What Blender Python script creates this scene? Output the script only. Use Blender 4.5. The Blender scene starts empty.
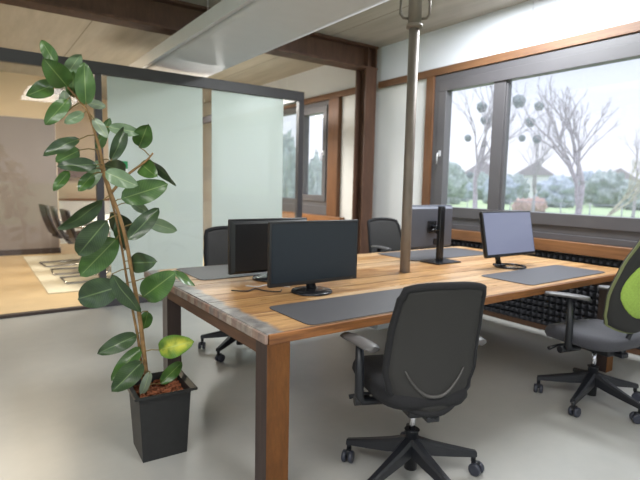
import bpy, bmesh, math, random
from mathutils import Vector, Matrix, noise
SC = bpy.context.scene
COL = SC.collection
R = math.radians
PI = math.pi

# ------------------------------------------------------------------ camera
F = 500.2; H = 1.36
PITCH, ROLL, YAW = R(6.2135), R(1.2227), R(54.963)
FWD = Vector((math.cos(YAW)*math.cos(PITCH), math.sin(YAW)*math.cos(PITCH), -math.sin(PITCH)))
_r = Vector((math.sin(YAW), -math.cos(YAW), 0)); _u = _r.cross(FWD)
RGT = _r*math.cos(ROLL)+_u*math.sin(ROLL); UPV = -_r*math.sin(ROLL)+_u*math.cos(ROLL)
EYE = Vector((0, 0, H))
def ray(px, py): return RGT*((px-320)/F) - UPV*((py-240)/F) + FWD
def at(px, py, axis, val):
    d = ray(px, py); t = (val-EYE[axis])/d[axis]; return EYE+d*t
cd = bpy.data.cameras.new('camera'); cam = bpy.data.objects.new('camera', cd); COL.objects.link(cam)
cd.sensor_width = 36; cd.lens = F/640*36
m = Matrix((RGT, UPV, -FWD)).transposed().to_4x4(); m.translation = EYE; cam.matrix_world = m
cd.clip_start = .05; cd.clip_end = 600
cd.dof.use_dof = True; cd.dof.focus_distance = 2.5; cd.dof.aperture_fstop = 2.3
SC.camera = cam

# ------------------------------------------------------------------ materials
MATS = {}
def lin(c):
    return tuple((x/255/12.92 if x/255 <= .04045 else ((x/255+.055)/1.055)**2.4) for x in c)+(1,)
class NT:
    def __init__(s, name):
        s.m = bpy.data.materials.new(name); s.m.use_nodes = True; s.t = s.m.node_tree; s.n = s.t.nodes; s.n.clear()
        s.out = s.n.new('ShaderNodeOutputMaterial'); MATS[name] = s.m
    def a(s, kind, **kw):
        x = s.n.new('ShaderNode'+kind)
        for k, v in kw.items():
            if k in x.inputs.keys(): x.inputs[k].default_value = v
            else: setattr(x, k, v)
        return x
    def l(s, a, b): s.t.links.new(a, b)
    def math(s, op, a, b=None):
        x = s.a('Math', operation=op)
        for i, v in enumerate((a, b)):
            if v is None: continue
            if isinstance(v, (int, float)): x.inputs[i].default_value = v
            else: s.l(v, x.inputs[i])
        return x.outputs[0]
    def mix(s, fac, a, b, mode='MIX'):
        x = s.a('MixRGB', blend_type=mode)
        for i, v in enumerate((fac, a, b)):
            if isinstance(v, (int, float)): x.inputs[i].default_value = v
            elif isinstance(v, tuple): x.inputs[i].default_value = v
            else: s.l(v, x.inputs[i])
        return x.outputs[0]
    def noise(s, scale, detail=4, rough=.55, sc=(1, 1, 1), vec=None):
        if vec is None:
            vec = s.a('TexCoord').outputs['Object']
        mp = s.a('Mapping'); mp.inputs['Scale'].default_value = sc; s.l(vec, mp.inputs['Vector'])
        x = s.a('TexNoise', Scale=scale, Detail=detail, Roughness=rough); s.l(mp.outputs[0], x.inputs['Vector'])
        return x.outputs['Fac']
    def ramp(s, f, stops):
        x = s.a('ValToRGB'); e = x.color_ramp.elements
        while len(e) < len(stops): e.new(.5)
        for el, (p, c) in zip(e, stops): el.position = p; el.color = c if len(c) == 4 else c+(1,)
        s.l(f, x.inputs[0]); return x.outputs[0]
    def pr(s, col=None, rough=.5, metal=0., spec=.5, coat=0., bump=None, bs=.1, bd=.01, trans=0., sheen=0.):
        p = s.a('BsdfPrincipled')
        if isinstance(col, tuple): p.inputs['Base Color'].default_value = col
        else: s.l(col, p.inputs['Base Color'])
        if isinstance(rough, (int, float)): p.inputs['Roughness'].default_value = rough
        else: s.l(rough, p.inputs['Roughness'])
        p.inputs['Metallic'].default_value = metal; p.inputs['Specular IOR Level'].default_value = spec
        p.inputs['Coat Weight'].default_value = coat; p.inputs['Coat Roughness'].default_value = .15
        p.inputs['Sheen Weight'].default_value = sheen
        if bump is not None:
            b = s.a('Bump', Strength=bs, Distance=bd); s.l(bump, b.inputs['Height']); s.l(b.outputs[0], p.inputs['Normal'])
        s.l(p.outputs[0], s.out.inputs[0]); return p
def simple(name, c, rough=.5, metal=0., var=.12, scale=6, spec=.5, coat=0., bs=0., sc=(1, 1, 1), sheen=0., bscale=None):
    t = NT(name); n = t.noise(scale, sc=sc); c = lin(c)
    dk = tuple(x*(1-var) for x in c[:3])+(1,); lt = tuple(min(1, x*(1+var)) for x in c[:3])+(1,)
    col = t.ramp(n, [(.3, dk), (.7, lt)])
    bump = (t.noise(bscale, sc=sc) if bscale else n) if bs else None
    t.pr(col, rough, metal, spec, coat, bump, bs, sheen=sheen); return t.m
def wood(name, c1, c2, axis=0, rough=.5, scale=3, spec=.5, coat=0.):
    t = NT(name); sc = [14, 14, 14]; sc[axis] = 1
    n = t.noise(scale, 8, .65, tuple(sc)); n2 = t.noise(1.5, 3)
    col = t.ramp(n, [(.28, lin(c1)), (.72, lin(c2))])
    col = t.mix(.35, col, t.ramp(n2, [(.3, lin(c1)), (.7, lin(c2))]))
    t.pr(col, rough, spec=spec, coat=coat, bump=n, bs=.15); return t.m

simple('black_plastic', (26, 28, 33), .42, var=.1)
simple('caster_rubber', (52, 55, 66), .4, var=.1)
simple('black_fabric', (25, 25, 28), .9, var=.15, scale=120, bs=.25)
simple('grey_seat_fabric', (66, 66, 72), .9, var=.12, scale=150, bs=.25, sheen=.1)
simple('arm_pad', (88, 86, 86), .45, var=.06)
simple('chrome', (200, 200, 205), .15, 1., var=.02)
simple('monitor_black', (30, 31, 34), .38, var=.05)
simple('monitor_back', (98, 101, 112), .42, var=.06)
simple('stand_dark', (32, 33, 37), .25, var=.05)
simple('mat_felt', (78, 78, 82), .5, var=.08, scale=300, bs=.1)
simple('pot_black', (30, 31, 32), .45, var=.15, scale=40)
simple('stem_bark', (130, 100, 62), .75, var=.35, scale=30, bs=.3)
simple('bark', (122, 70, 44), .9, var=.5, scale=60)
simple('partition_frame', (66, 64, 68), .45, var=.05)
simple('window_frame', (84, 82, 85), .42, var=.04)
simple('window_rail', (80, 78, 82), .55, var=.06)
simple('white_wall', (222, 226, 234), .75, var=.02, scale=2)
simple('cream_wall', (216, 217, 218), .8, var=.03, scale=2)
simple('meeting_wall', (226, 204, 176), .8, var=.03, scale=2)
simple('meeting_panel', (126, 116, 111), .55, var=.05, scale=2)
simple('meeting_floor', (206, 180, 140), .45, var=.06, scale=4)
simple('rug', (214, 206, 186), .95, var=.08, scale=30, bs=.2)
simple('panel_metal', (200, 202, 207), .5, var=.02)
simple('pole_steel', (122, 112, 103), .55, .25, var=.28, scale=9, bs=.15, sc=(1, 1, .35))
simple('foam', (48, 48, 52), .95, var=.15, scale=50)
simple('cable_white', (205, 205, 205), .5, var=.03)
simple('handle_silver', (205, 205, 210), .3, .3, var=.02)
simple('pc_grey', (172, 176, 180), .5, var=.05)
simple('green_fabric', (158, 188, 84), .85, var=.12, scale=90, bs=.2)
simple('green_trim', (118, 124, 84), .7, var=.05)
simple('lumbar_grey', (72, 70, 69), .45, var=.05)
simple('sign_green', (40, 150, 90), .5, var=.03)
simple('sign_white', (235, 238, 235), .5, var=.02)
simple('brown_cabinet', (112, 88, 74), .6, var=.1)
simple('dark_edge', (60, 48, 44), .6, var=.1)
simple('lawn', (160, 178, 136), .95, var=.15, scale=1.2)
simple('gravel', (190, 184, 184), .95, var=.1, scale=2)
simple('tree_bark', (160, 154, 158), .9, var=.25, scale=8)
simple('pale_trunk', (172, 172, 150), .9, var=.2, scale=8)
simple('mistletoe', (118, 126, 128), .95, var=.3, scale=20)
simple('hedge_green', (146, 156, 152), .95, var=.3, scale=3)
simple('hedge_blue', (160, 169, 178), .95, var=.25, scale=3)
simple('shrub_red', (178, 150, 142), .95, var=.25, scale=8)
simple('house_white', (225, 225, 225), .8, var=.03)
simple('house_roof', (160, 150, 156), .8, var=.1)
simple('house_pane', (96, 104, 116), .3, var=.05)
simple('fence_metal', (150, 152, 158), .6, var=.05)
wood('wood_trim_y', (88, 60, 42), (130, 93, 64), 1, .5)
wood('wood_trim_z', (82, 54, 34), (124, 82, 50), 2, .5)
wood('wood_sill', (104, 68, 42), (150, 104, 66), 1, .45)
wood('apron_wood', (66, 46, 36), (112, 80, 60), 1, .6)
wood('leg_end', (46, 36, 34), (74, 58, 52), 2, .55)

wood('leg_grey', (96, 88, 84), (132, 124, 118), 2, .55)
def rusty(name, c1, c2, c3, axis=2):
    t = NT(name); sc = [3, 3, 3]; sc[axis] = .7
    n = t.noise(3, 8, .7, tuple(sc)); n2 = t.noise(25, 6, .7)
    col = t.ramp(n, [(.3, lin(c1)), (.52, lin(c2)), (.75, lin(c3))])
    col = t.mix(.35, col, t.ramp(n2, [(.3, lin(c1)), (.7, lin(c3))]), 'MULTIPLY')
    t.pr(col, .55, spec=.35, bump=n2, bs=.1); return t.m
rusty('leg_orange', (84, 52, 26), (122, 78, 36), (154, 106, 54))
rusty('steel_brown', (88, 64, 52), (106, 78, 64), (128, 96, 78))

# table top: old pine planks along x, each of its own tone, greyed at the left end
t = NT('plank_top')
tc = t.a('TexCoord').outputs['Object']; sx = t.a('SeparateXYZ'); t.l(tc, sx.inputs[0])
row = t.math('FLOOR', t.math('DIVIDE', sx.outputs['Y'], (3.48-1.756)/11))
seg = t.math('FLOOR', t.math('ADD', t.math('DIVIDE', sx.outputs['X'], 1.9), t.math('MULTIPLY', row, .37)))
cm = t.a('CombineXYZ'); t.l(row, cm.inputs[0]); t.l(seg, cm.inputs[1])
wn = t.a('TexWhiteNoise'); t.l(cm.outputs[0], wn.inputs['Vector'])
off = t.a('VectorMath', operation='ADD'); t.l(tc, off.inputs[0])
cm2 = t.a('CombineXYZ'); t.l(t.math('MULTIPLY', wn.outputs['Value'], 7), cm2.inputs[0]); t.l(cm2.outputs[0], off.inputs[1])
g = t.noise(4, 9, .7, (.7, 14, 14), off.outputs[0]); g2 = t.noise(2.6, 5, .65, (1, 5, 5), off.outputs[0])
col = t.ramp(g, [(.25, lin((120, 80, 46))), (.5, lin((192, 146, 92))), (.75, lin((226, 192, 142)))])
col = t.mix(t.math('MULTIPLY', t.ramp(g2, [(.46, (0, 0, 0)), (.6, (1, 1, 1))]), .75), col, lin((118, 74, 40)))
col = t.mix(.38, col, t.ramp(wn.outputs['Value'], [(0, lin((146, 102, 62))), (.5, lin((200, 156, 104))), (1, lin((236, 212, 176)))]))
fr = t.math('PINGPONG', t.math('DIVIDE', sx.outputs['Y'], (3.48-1.756)/11), .5)
gap = t.math('MULTIPLY', t.ramp(fr, [(.018, (1, 1, 1)), (.03, (0, 0, 0))]), t.ramp(t.noise(1.5, 3, .5, (1, .2, 1)), [(.4, (.35, .35, .35)), (.6, (.9, .9, .9))]))
col = t.mix(gap, col, lin((74, 50, 34)))
st = t.ramp(t.noise(7, 6, .6, (.35, 9, 9), off.outputs[0]), [(.58, (0, 0, 0)), (.66, (.6, .6, .6))])
col = t.mix(st, col, lin((122, 80, 46)))
ex = t.math('ADD', sx.outputs['X'], t.math('MULTIPLY', t.noise(14, 5), .09))
col = t.mix(t.ramp(ex, [(.105, (1, 1, 1)), (.135, (0, 0, 0))]), col, t.ramp(t.noise(16, 6), [(.3, lin((98, 96, 96))), (.7, lin((158, 154, 150)))]))
t.pr(col, t.ramp(g2, [(.3, (.26, .26, .26)), (.7, (.42, .42, .42))]), spec=.5, bump=g, bs=.2)
# front edge board, orange with filler spots
t = NT('plank_edge')
g = t.noise(4, 8, .65, (1, 12, 12)); col = t.ramp(g, [(.28, lin((92, 56, 30))), (.72, lin((164, 108, 60)))])
v = t.a('TexVoronoi', Scale=5.); t.l(t.a('TexCoord').outputs['Object'], v.inputs['Vector'])
col = t.mix(t.ramp(v.outputs['Distance'], [(.05, (1, 1, 1)), (.08, (0, 0, 0))]), col, lin((214, 204, 190)))
t.pr(col, .5, bump=g, bs=.15)
# plank ends on the left: bands of grey, brick and cream
t = NT('plank_end')
sx = t.a('SeparateXYZ'); t.l(t.a('TexCoord').outputs['Object'], sx.inputs[0])
wn = t.a('TexWhiteNoise', noise_dimensions='1D'); t.l(t.math('FLOOR', t.math('DIVIDE', sx.outputs['Y'], .052)), wn.inputs['W'])
col = t.ramp(wn.outputs['Value'], [(0, lin((118, 102, 96))), (.35, lin((138, 92, 72))), (.7, lin((96, 90, 90))), (1, lin((164, 148, 134)))])
n = t.noise(30, 5); t.pr(t.mix(.3, col, t.ramp(n, [(.3, lin((110, 90, 80))), (.7, lin((205, 190, 175)))])), .6, bump=n, bs=.2)

# polished concrete
t = NT('concrete_floor')
n = t.noise(.7, 3, .5); n2 = t.noise(7, 6, .65)
col = t.ramp(n, [(.3, lin((160, 161, 159))), (.7, lin((180, 179, 174)))])
col = t.mix(.12, col, t.ramp(n2, [(.3, lin((140, 142, 142))), (.7, lin((190, 186, 178)))]))
t.pr(col, .3, spec=.5)
# board-marked ceiling
t = NT('ceiling_boards')
tc = t.a('TexCoord').outputs['Object']
n = t.noise(2.2, 6, .6, (3, .35, 1)); n2 = t.noise(.6, 3)
col = t.ramp(n, [(.3, lin((160, 155, 144))), (.7, lin((180, 175, 165)))])
sx = t.a('SeparateXYZ'); t.l(tc, sx.inputs[0])
fr = t.math('FRACT', t.math('DIVIDE', t.math('ADD', sx.outputs['X'], 50), 1.25))
col = t.mix(t.ramp(fr, [(.008, (1, 1, 1)), (.012, (0, 0, 0))]), col, lin((122, 116, 104)))
t.pr(col, .75, bump=n, bs=.05)

def glass(name, tint=(1, 1, 1, 1), refl=.07, rough=0.):
    t = NT(name)
    tr = t.a('BsdfTransparent'); tr.inputs[0].default_value = tint
    gl = t.a('BsdfGlossy'); gl.inputs['Roughness'].default_value = rough
    lw = t.a('LayerWeight', Blend=.5); mx = t.a('MixShader')
    t.l(t.math('MULTIPLY', t.math('ADD', t.math('MULTIPLY', t.math('POWER', lw.outputs['Facing'], 5), .96), .04), refl/.04), mx.inputs[0])
    t.l(tr.outputs[0], mx.inputs[1]); t.l(gl.outputs[0], mx.inputs[2]); t.l(mx.outputs[0], t.out.inputs[0])
    return t.m
glass('window_glass', (.98, .98, .99, 1), .03)
_t = MATS['window_glass'].node_tree; _o = _t.nodes['Material Output']; _s = _o.inputs[0].links[0].from_socket     # translucent veil mixed into the panes, imitating bright haze outside
_d = _t.nodes.new('ShaderNodeBsdfTranslucent'); _d.inputs[0].default_value = (.9, .91, .95, 1); _m = _t.nodes.new('ShaderNodeMixShader'); _m.inputs[0].default_value = .035
_t.links.new(_s, _m.inputs[1]); _t.links.new(_d.outputs[0], _m.inputs[2]); _t.links.new(_m.outputs[0], _o.inputs[0])
glass('partition_glass', (.97, .98, .975, 1), .025)
# frosted film: scatters both ways, faintly glossy
t = NT('frosted')
d = t.a('BsdfDiffuse'); d.inputs[0].default_value = lin((222, 228, 227)); tl = t.a('BsdfTranslucent'); tl.inputs[0].default_value = lin((224, 232, 232))
m1 = t.a('MixShader'); m1.inputs[0].default_value = .3; t.l(d.outputs[0], m1.inputs[1]); t.l(tl.outputs[0], m1.inputs[2])
t.l(m1.outputs[0], t.out.inputs[0])

def screen(name, c, rough):
    t = NT(name); t.pr(lin(c), rough, spec=.5); return t.m
screen('screen', (34, 42, 50), .22)
t = NT('screen_glow'); p = t.pr(lin((60, 62, 70)), .3); p.inputs['Emission Color'].default_value = lin((180, 188, 224)); p.inputs['Emission Strength'].default_value = .2  # faint emission added in place of the bright reflection on this screen
# leaves: uv x across (-1..1 stored 0..1), uv y along
def leafmat(name, top, top2, under, mid, patch=None):
    t = NT(name)
    uv = t.a('UVMap').outputs[0]; sx = t.a('SeparateXYZ'); t.l(uv, sx.inputs[0])
    ax = t.math('ABSOLUTE', t.math('SUBTRACT', sx.outputs[0], .5))
    n = t.noise(18, 4)
    col = t.ramp(n, [(.3, lin(top)), (.7, lin(top2))])
    wv = t.math('SINE', t.math('MULTIPLY', t.math('SUBTRACT', sx.outputs[1], t.math('MULTIPLY', ax, .35)), 110))
    col = t.mix(t.math('MULTIPLY', t.ramp(wv, [(.75, (0, 0, 0)), (1, (1, 1, 1))]), .18), col, lin(mid))
    if patch:
        pt = t.math('MULTIPLY', t.ramp(ax, [(.1, (1, 1, 1)), (.45, (0, 0, 0))]), t.ramp(t.noise(12, 3), [(.4, (0, 0, 0)), (.6, (1, 1, 1))]))
        col = t.mix(pt, col, lin(patch))
    col = t.mix(t.ramp(ax, [(.012, (.8, .8, .8)), (.028, (0, 0, 0))]), col, lin(mid))
    ge = t.a('NewGeometry')
    ucol = t.mix(t.ramp(ax, [(.02, (1, 1, 1)), (.035, (0, 0, 0))]), t.ramp(n, [(.3, lin(under)), (.7, tuple(min(1, x*1.15) for x in lin(under)[:3])+(1,))]), lin(mid))
    col = t.mix(ge.outputs['Backfacing'], col, ucol)
    p = t.pr(col, .3, spec=.5)
leafmat('leaf_dark', (36, 54, 36), (56, 78, 46), (106, 118, 98), (108, 128, 84))
leafmat('leaf_green', (50, 82, 38), (72, 106, 48), (112, 130, 98), (126, 148, 88))
leafmat('leaf_pale', (96, 120, 92), (118, 140, 108), (128, 142, 122), (160, 176, 132))
leafmat('leaf_yellow', (66, 108, 40), (104, 138, 44), (140, 150, 90), (170, 186, 96), (190, 190, 70))

# ------------------------------------------------------------------ mesh helpers
class MB:
    def __init__(s): s.bm = bmesh.new(); s.bm.loops.layers.uv.new('UVMap'); s.mi = 0
    def _mat(s, faces, smooth):
        for f in faces: f.material_index = s.mi; f.smooth = smooth
    def box(s, x0, y0, z0, x1, y1, z1, bev=0., seg=2, M=None):
        vs = [s.bm.verts.new(p) for p in ((x0, y0, z0), (x1, y0, z0), (x1, y1, z0), (x0, y1, z0), (x0, y0, z1), (x1, y0, z1), (x1, y1, z1), (x0, y1, z1))]
        fs = [s.bm.faces.new([vs[i] for i in q]) for q in ((0, 3, 2, 1), (4, 5, 6, 7), (0, 1, 5, 4), (1, 2, 6, 5), (2, 3, 7, 6), (3, 0, 4, 7))]
        s._mat(fs, False)
        if bev:
            es = list({e for f in fs for e in f.edges})
            r = bmesh.ops.bevel(s.bm, geom=es, offset=bev, segments=seg, affect='EDGES', profile=.5)
            s._mat(r['faces'], True)
            vs = list({v for f in r['faces'] for v in f.verts} | {v for v in vs if v.is_valid})
        if M is not None: bmesh.ops.transform(s.bm, matrix=M, verts=[v for v in vs if v.is_valid])
        return s
    def rings(s, rings, closed=True, caps=True, smooth=True):
        rv = [[s.bm.verts.new(p) for p in r] for r in rings]; fs = []
        n = len(rv[0])
        for a, b in zip(rv, rv[1:]):
            for i in range(n if closed else n-1):
                j = (i+1) % n
                try: fs.append(s.bm.faces.new((a[i], a[j], b[j], b[i])))
                except ValueError: pass
        s._mat(fs, smooth)
        if caps and closed:
            c = [s.bm.faces.new(list(reversed(rv[0]))), s.bm.faces.new(rv[-1])]; s._mat(c, False)
        return s
    def tube(s, pts, r, n=10, caps=True):
        pts = [Vector(p) for p in pts]; rs = r if isinstance(r, (list, tuple)) else [r]*len(pts)
        rings = []; prev = None
        for i, p in enumerate(pts):
            d = (pts[min(i+1, len(pts)-1)]-pts[max(i-1, 0)]).normalized()
            if prev is None:
                prev = d.orthogonal().normalized()
            x = (prev-d*prev.dot(d)); x = x.normalized() if x.length > 1e-6 else d.orthogonal().normalized()
            prev = x; y = d.cross(x)
            rings.append([p+(x*math.cos(2*PI*k/n)+y*math.sin(2*PI*k/n))*rs[i] for k in range(n)])
        return s.rings(rings, caps=caps)
    def cyl(s, a, b, r, n=20, r2=None): return s.tube([a, b], [r, r if r2 is None else r2], n)
    def lathe(s, prof, c=(0, 0, 0), n=24):
        c = Vector(c)
        return s.rings([[c+Vector((r*math.cos(2*PI*k/n), r*math.sin(2*PI*k/n), z)) for k in range(n)] for r, z in prof])
    def sheet(s, grid, thick_dir=None, th=0., smooth=True):
        """closed slab from a grid of points: grid offset by th along thick_dir(i, j) or a vector"""
        nu, nv = len(grid), len(grid[0])
        A = [[s.bm.verts.new(p) for p in r] for r in grid]
        B = [[s.bm.verts.new(Vector(grid[i][j])+(thick_dir(i, j) if callable(thick_dir) else thick_dir)*th) for j in range(nv)] for i in range(nu)]
        fs = []
        for i in range(nu-1):
            for j in range(nv-1):
                fs.append(s.bm.faces.new((A[i][j], A[i+1][j], A[i+1][j+1], A[i][j+1])))
                fs.append(s.bm.faces.new((B[i][j], B[i][j+1], B[i+1][j+1], B[i+1][j])))
        loop = [(i, 0) for i in range(nu)]+[(nu-1, j) for j in range(1, nv)]+[(i, nv-1) for i in range(nu-2, -1, -1)]+[(0, j) for j in range(nv-2, 0, -1)]
        for (a, b), (c, d) in zip(loop, loop[1:]+loop[:1]):
            fs.append(s.bm.faces.new((A[a][b], B[a][b], B[c][d], A[c][d])))
        s._mat(fs, smooth); return s
    def shift(s, v): bmesh.ops.translate(s.bm, vec=Vector(v), verts=s.bm.verts); return s
    def xf(s, M): bmesh.ops.transform(s.bm, matrix=M, verts=s.bm.verts); return s
def build(name, mb, mats, parent=None, loc=None, fixn=True, **props):
    if fixn: bmesh.ops.recalc_face_normals(mb.bm, faces=mb.bm.faces)
    me = bpy.data.meshes.new(name); mb.bm.to_mesh(me); mb.bm.free()
    for k in ([mats] if isinstance(mats, str) else mats): me.materials.append(MATS[k])
    o = bpy.data.objects.new(name, me); COL.objects.link(o)
    if parent: o.parent = parent
    if loc: o.location = loc
    for k, v in props.items(): o[k] = v
    return o
def thing(name, label, cat, loc=(0, 0, 0), rz=0., group=None):
    o = bpy.data.objects.new(name, None); COL.objects.link(o); o.location = loc; o.rotation_euler = (0, 0, rz)
    o.empty_display_size = .1
    o['label'] = label; o['category'] = cat
    if group: o['group'] = group
    return o
def solo(name, mb, mats, label, cat, loc=None, group=None):
    """a thing that is one mesh; built in world space and given its own origin"""
    if loc: mb.shift(-Vector(loc))
    o = build(name, mb, mats, loc=loc); o['label'] = label; o['category'] = cat
    if group: o['group'] = group
    return o
def struct(name, mb, mats, parent=None): return build(name, mb, mats, parent, **({} if parent else {'kind': 'structure'}))
def dup(root, loc, rz, label, group=None):
    r = root.copy(); COL.objects.link(r); r.location = loc; r.rotation_euler = (0, 0, rz); r['label'] = label
    if group: r['group'] = group
    for ch in list(root.children):
        c = ch.copy(); COL.objects.link(c); c.parent = r
        for g in list(ch.children):
            d = g.copy(); COL.objects.link(d); d.parent = c
    return r
def rot(axis, deg): return Matrix.Rotation(R(deg), 4, axis)

# ------------------------------------------------------------------ the setting
MW = .07; WX = 4.58; CZ = 3.2; PY = 5.71
struct('floor', MB().box(-7, -6, -.2, WX+.25, PY+.03, 0), 'concrete_floor')
struct('floor_meeting', MB().box(-7, PY+.03, -.2, WX+.25, 12.6, 0), 'meeting_floor')
struct('ceiling', MB().box(-7, -6, CZ, WX+.25, 12.6, CZ+.2), 'ceiling_boards')
W1 = (-.1, 4.2); W2 = (6.28, 8.3)           # window openings along y
ZB, ZT = .90, 2.66
w = MB()
w.box(WX, -6, 0, WX+.25, 12.6, ZB); w.box(WX, -6, ZT, WX+.25, 12.6, CZ)
for a, b in ((-6, W1[0]), (W1[1], W2[0]), (W2[1], 12.6)): w.box(WX, a, ZB, WX+.25, b, ZT)
struct('wall_right', w, 'cream_wall')
# white boards over the trim, with open joints
w = MB()
for a, b in ((-2, .6), (.606, 2.994), (3.0, 5.18), (5.44, 7.6), (7.606, 10)): w.box(WX-.012, a, 2.75, WX, b, CZ)
struct('trim_1', w, 'white_wall')
struct('trim_2', MB().box(WX-.05, -2, 2.665, WX, 5.19, 2.75, .004).box(WX-.05, 5.43, 2.665, WX, 10, 2.75, .004), 'wood_trim_y')
struct('trim_3', MB().box(WX-.05, 4.2, .895, WX, 4.32, 2.665, .004), 'wood_trim_z')
struct('trim_4', MB().box(WX-.07, 6.03, .895, WX, 6.28, 2.665, .004), 'wood_trim_z')
struct('trim_5', MB().box(WX-.09, -.4, .785, WX, 4.3, .895, .006), 'wood_sill')
struct('trim_6', MB().box(WX-.09, 5.9, .785, WX, 8.6, .895, .006), 'wood_sill')
struct('baseboard_right', MB().box(WX-.03, -2, 0, WX, 10, .05), 'wood_trim_y')

def window(n, y0, y1, z0, z1, mull, sashes, hy=None):
    """frame in the wall opening, sash frames, panes"""
    x0, x1 = WX-.03, WX+.07
    root = bpy.data.objects.new('window_%d' % n, None); COL.objects.link(root); root['kind'] = 'structure'
    f = MB(); o = .085
    f.box(x0, y0, z0, x1, y1, z0+o, .003).box(x0, y0, z1-o, x1, y1, z1, .003).box(x0, y0, z0+o, x1, y0+o, z1-o, .003).box(x0, y1-o, z0+o, x1, y1, z1-o, .003)
    for c in mull: f.box(x0, c-MW, z0+o, x1, c+MW, z1-o, .003)
    build('window_frame', f, 'window_frame', root)
    xs = [y0+o]+[v for c in mull for v in (c-MW, c+MW)]+[y1-o]
    for i in range(0, len(xs), 2):
        a, b = xs[i], xs[i+1]; k = sashes[i//2]; s = MB(); sx0 = x0-.018 if k > .05 else x0+.02
        bz, tz = z0+o-.01, z1-o+.01; kb = k
        s.box(sx0, a-.008, bz, x1-.01, b+.008, bz+kb, .004).box(sx0, a-.008, tz-k, x1-.01, b+.008, tz, .004)
        s.box(sx0, a-.008, bz+kb, x1-.01, a-.008+k, tz-k, .004).box(sx0, b+.008-k, bz+kb, x1-.01, b+.008, tz-k, .004)
        sa = build('sash', s, 'window_frame', root)
        build('pane', MB().box(WX+.02, a+k-.02, bz+kb-.01, WX+.032, b-k+.02, tz-k+.01), 'window_glass', sa)
    return root
w1 = window(1, W1[0], W1[1], .955, ZT, [3.31, .6], [.022, .022, .115])
build('bottom_rail', MB().box(WX-.045, W1[0], .895, WX+.07, W1[1], .954, .004), 'window_rail', w1)
w2 = window(2, W2[0], W2[1], 1.035, ZT, [7.15], [.10, .022])
build('bottom_rail', MB().box(WX-.055, W2[0], .895, WX+.07, W2[1], 1.04, .004), 'window_rail', w2)
def handle(y, z, par, s):
    h = MB().box(WX-.062, y-.014, z-.035, WX-.045, y+.014, z+.035, .005).cyl((WX-.06, y, z), (WX-.095, y, z), .009)
    h.tube([(WX-.092, y, z), (WX-.095, y, z-.03), (WX-.098, y, z-.12)], .009, 8); build('window_handle', h, 'handle_silver', par)
handle(4.06, 1.76, w1, 1); handle(6.42, 1.86, w2, -1)

# acoustic foam below the sill
f = MB(); p = .06; y = .55; bx = WX-.03
ny, nz = int((4.9-.55)/p), 12
f.box(bx, .55, .052, WX-.001, .55+ny*p, .052+nz*p)
for i in range(ny):
    for j in range(nz):
        y0 = .55+i*p; z0 = .052+j*p
        v = [f.bm.verts.new(q) for q in ((bx, y0, z0), (bx, y0+p, z0), (bx, y0+p, z0+p), (bx, y0, z0+p))]
        q = .012; c = [f.bm.verts.new((bx-.045, y0+p/2+a*q, z0+p/2+b*q)) for a, b in ((-1, -1), (1, -1), (1, 1), (-1, 1))]
        f.bm.faces.new(c)
        for k in range(4): f.bm.faces.new((v[k], v[(k+1) % 4], c[(k+1) % 4], c[k]))
o = build('acoustic_foam_panel', f, 'foam'); o['label'] = 'dark pyramid acoustic foam panel on the wall under the wooden window sill'; o['category'] = 'acoustic panel'

# rusty steel column and beam
c = MB(); X0, X1, Y0, Y1 = 4.33, 4.51, 5.2, 5.42
c.box(X0, Y0, 0, X1, Y0+.02, 2.9).box(X0, Y1-.02, 0, X1, Y1, 2.9).box((X0+X1)/2-.01, Y0+.02, 0, (X0+X1)/2+.01, Y1-.02, 2.9)
o = build('steel_column', c, 'steel_brown'); o['label'] = 'brown steel column standing against the white wall between the windows'; o['category'] = 'column'
b = MB(); b.box(-7, Y0, 2.9, 4.525, Y1, 2.925).box(-7, Y0, 3.17, 4.525, Y1, CZ).box(-7, Y0+.095, 2.925, 4.525, Y0+.125, 3.17)
for xx in (4.36, 4.49): b.box(xx, Y0+.005, 2.925, xx+.02, Y1-.005, 3.17)
o = build('steel_beam', b, 'steel_brown'); o['label'] = 'long brown steel beam carrying the ceiling, resting on the column'; o['category'] = 'beam'

# suspended pale metal ceiling panel
px0, px1, pz = 1.66, 2.42, 2.62
root = thing('ceiling_panel', 'long pale grey metal panel hanging under the ceiling across the beam', 'ceiling panel', (px0, 0, pz))
g = [[Vector((px0+.06+(px1-px0-.06)*i/12, yy, pz+.03*(1-(1-abs(2*i/12-1))**.5) if 0 else pz+.012*(2*i/12-1)**2)) for yy in (-.6, 7.4)] for i in range(13)]
build('panel_body', MB().sheet(g, Vector((0, 0, 1)), .1).shift((-px0, 0, -pz)), 'panel_metal', root)
e = MB().box(0, -.6, .03, .056, 7.4, .14).box(.0, -.6, .02, .012, 7.4, .03)
build('edge_rail', e, 'panel_metal', root)
for yy in (.6, 4.1): build('hanger_wire', MB().cyl((.03, yy, .14), (.03, yy, CZ-pz), .004, 8), 'chrome', root)

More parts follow.
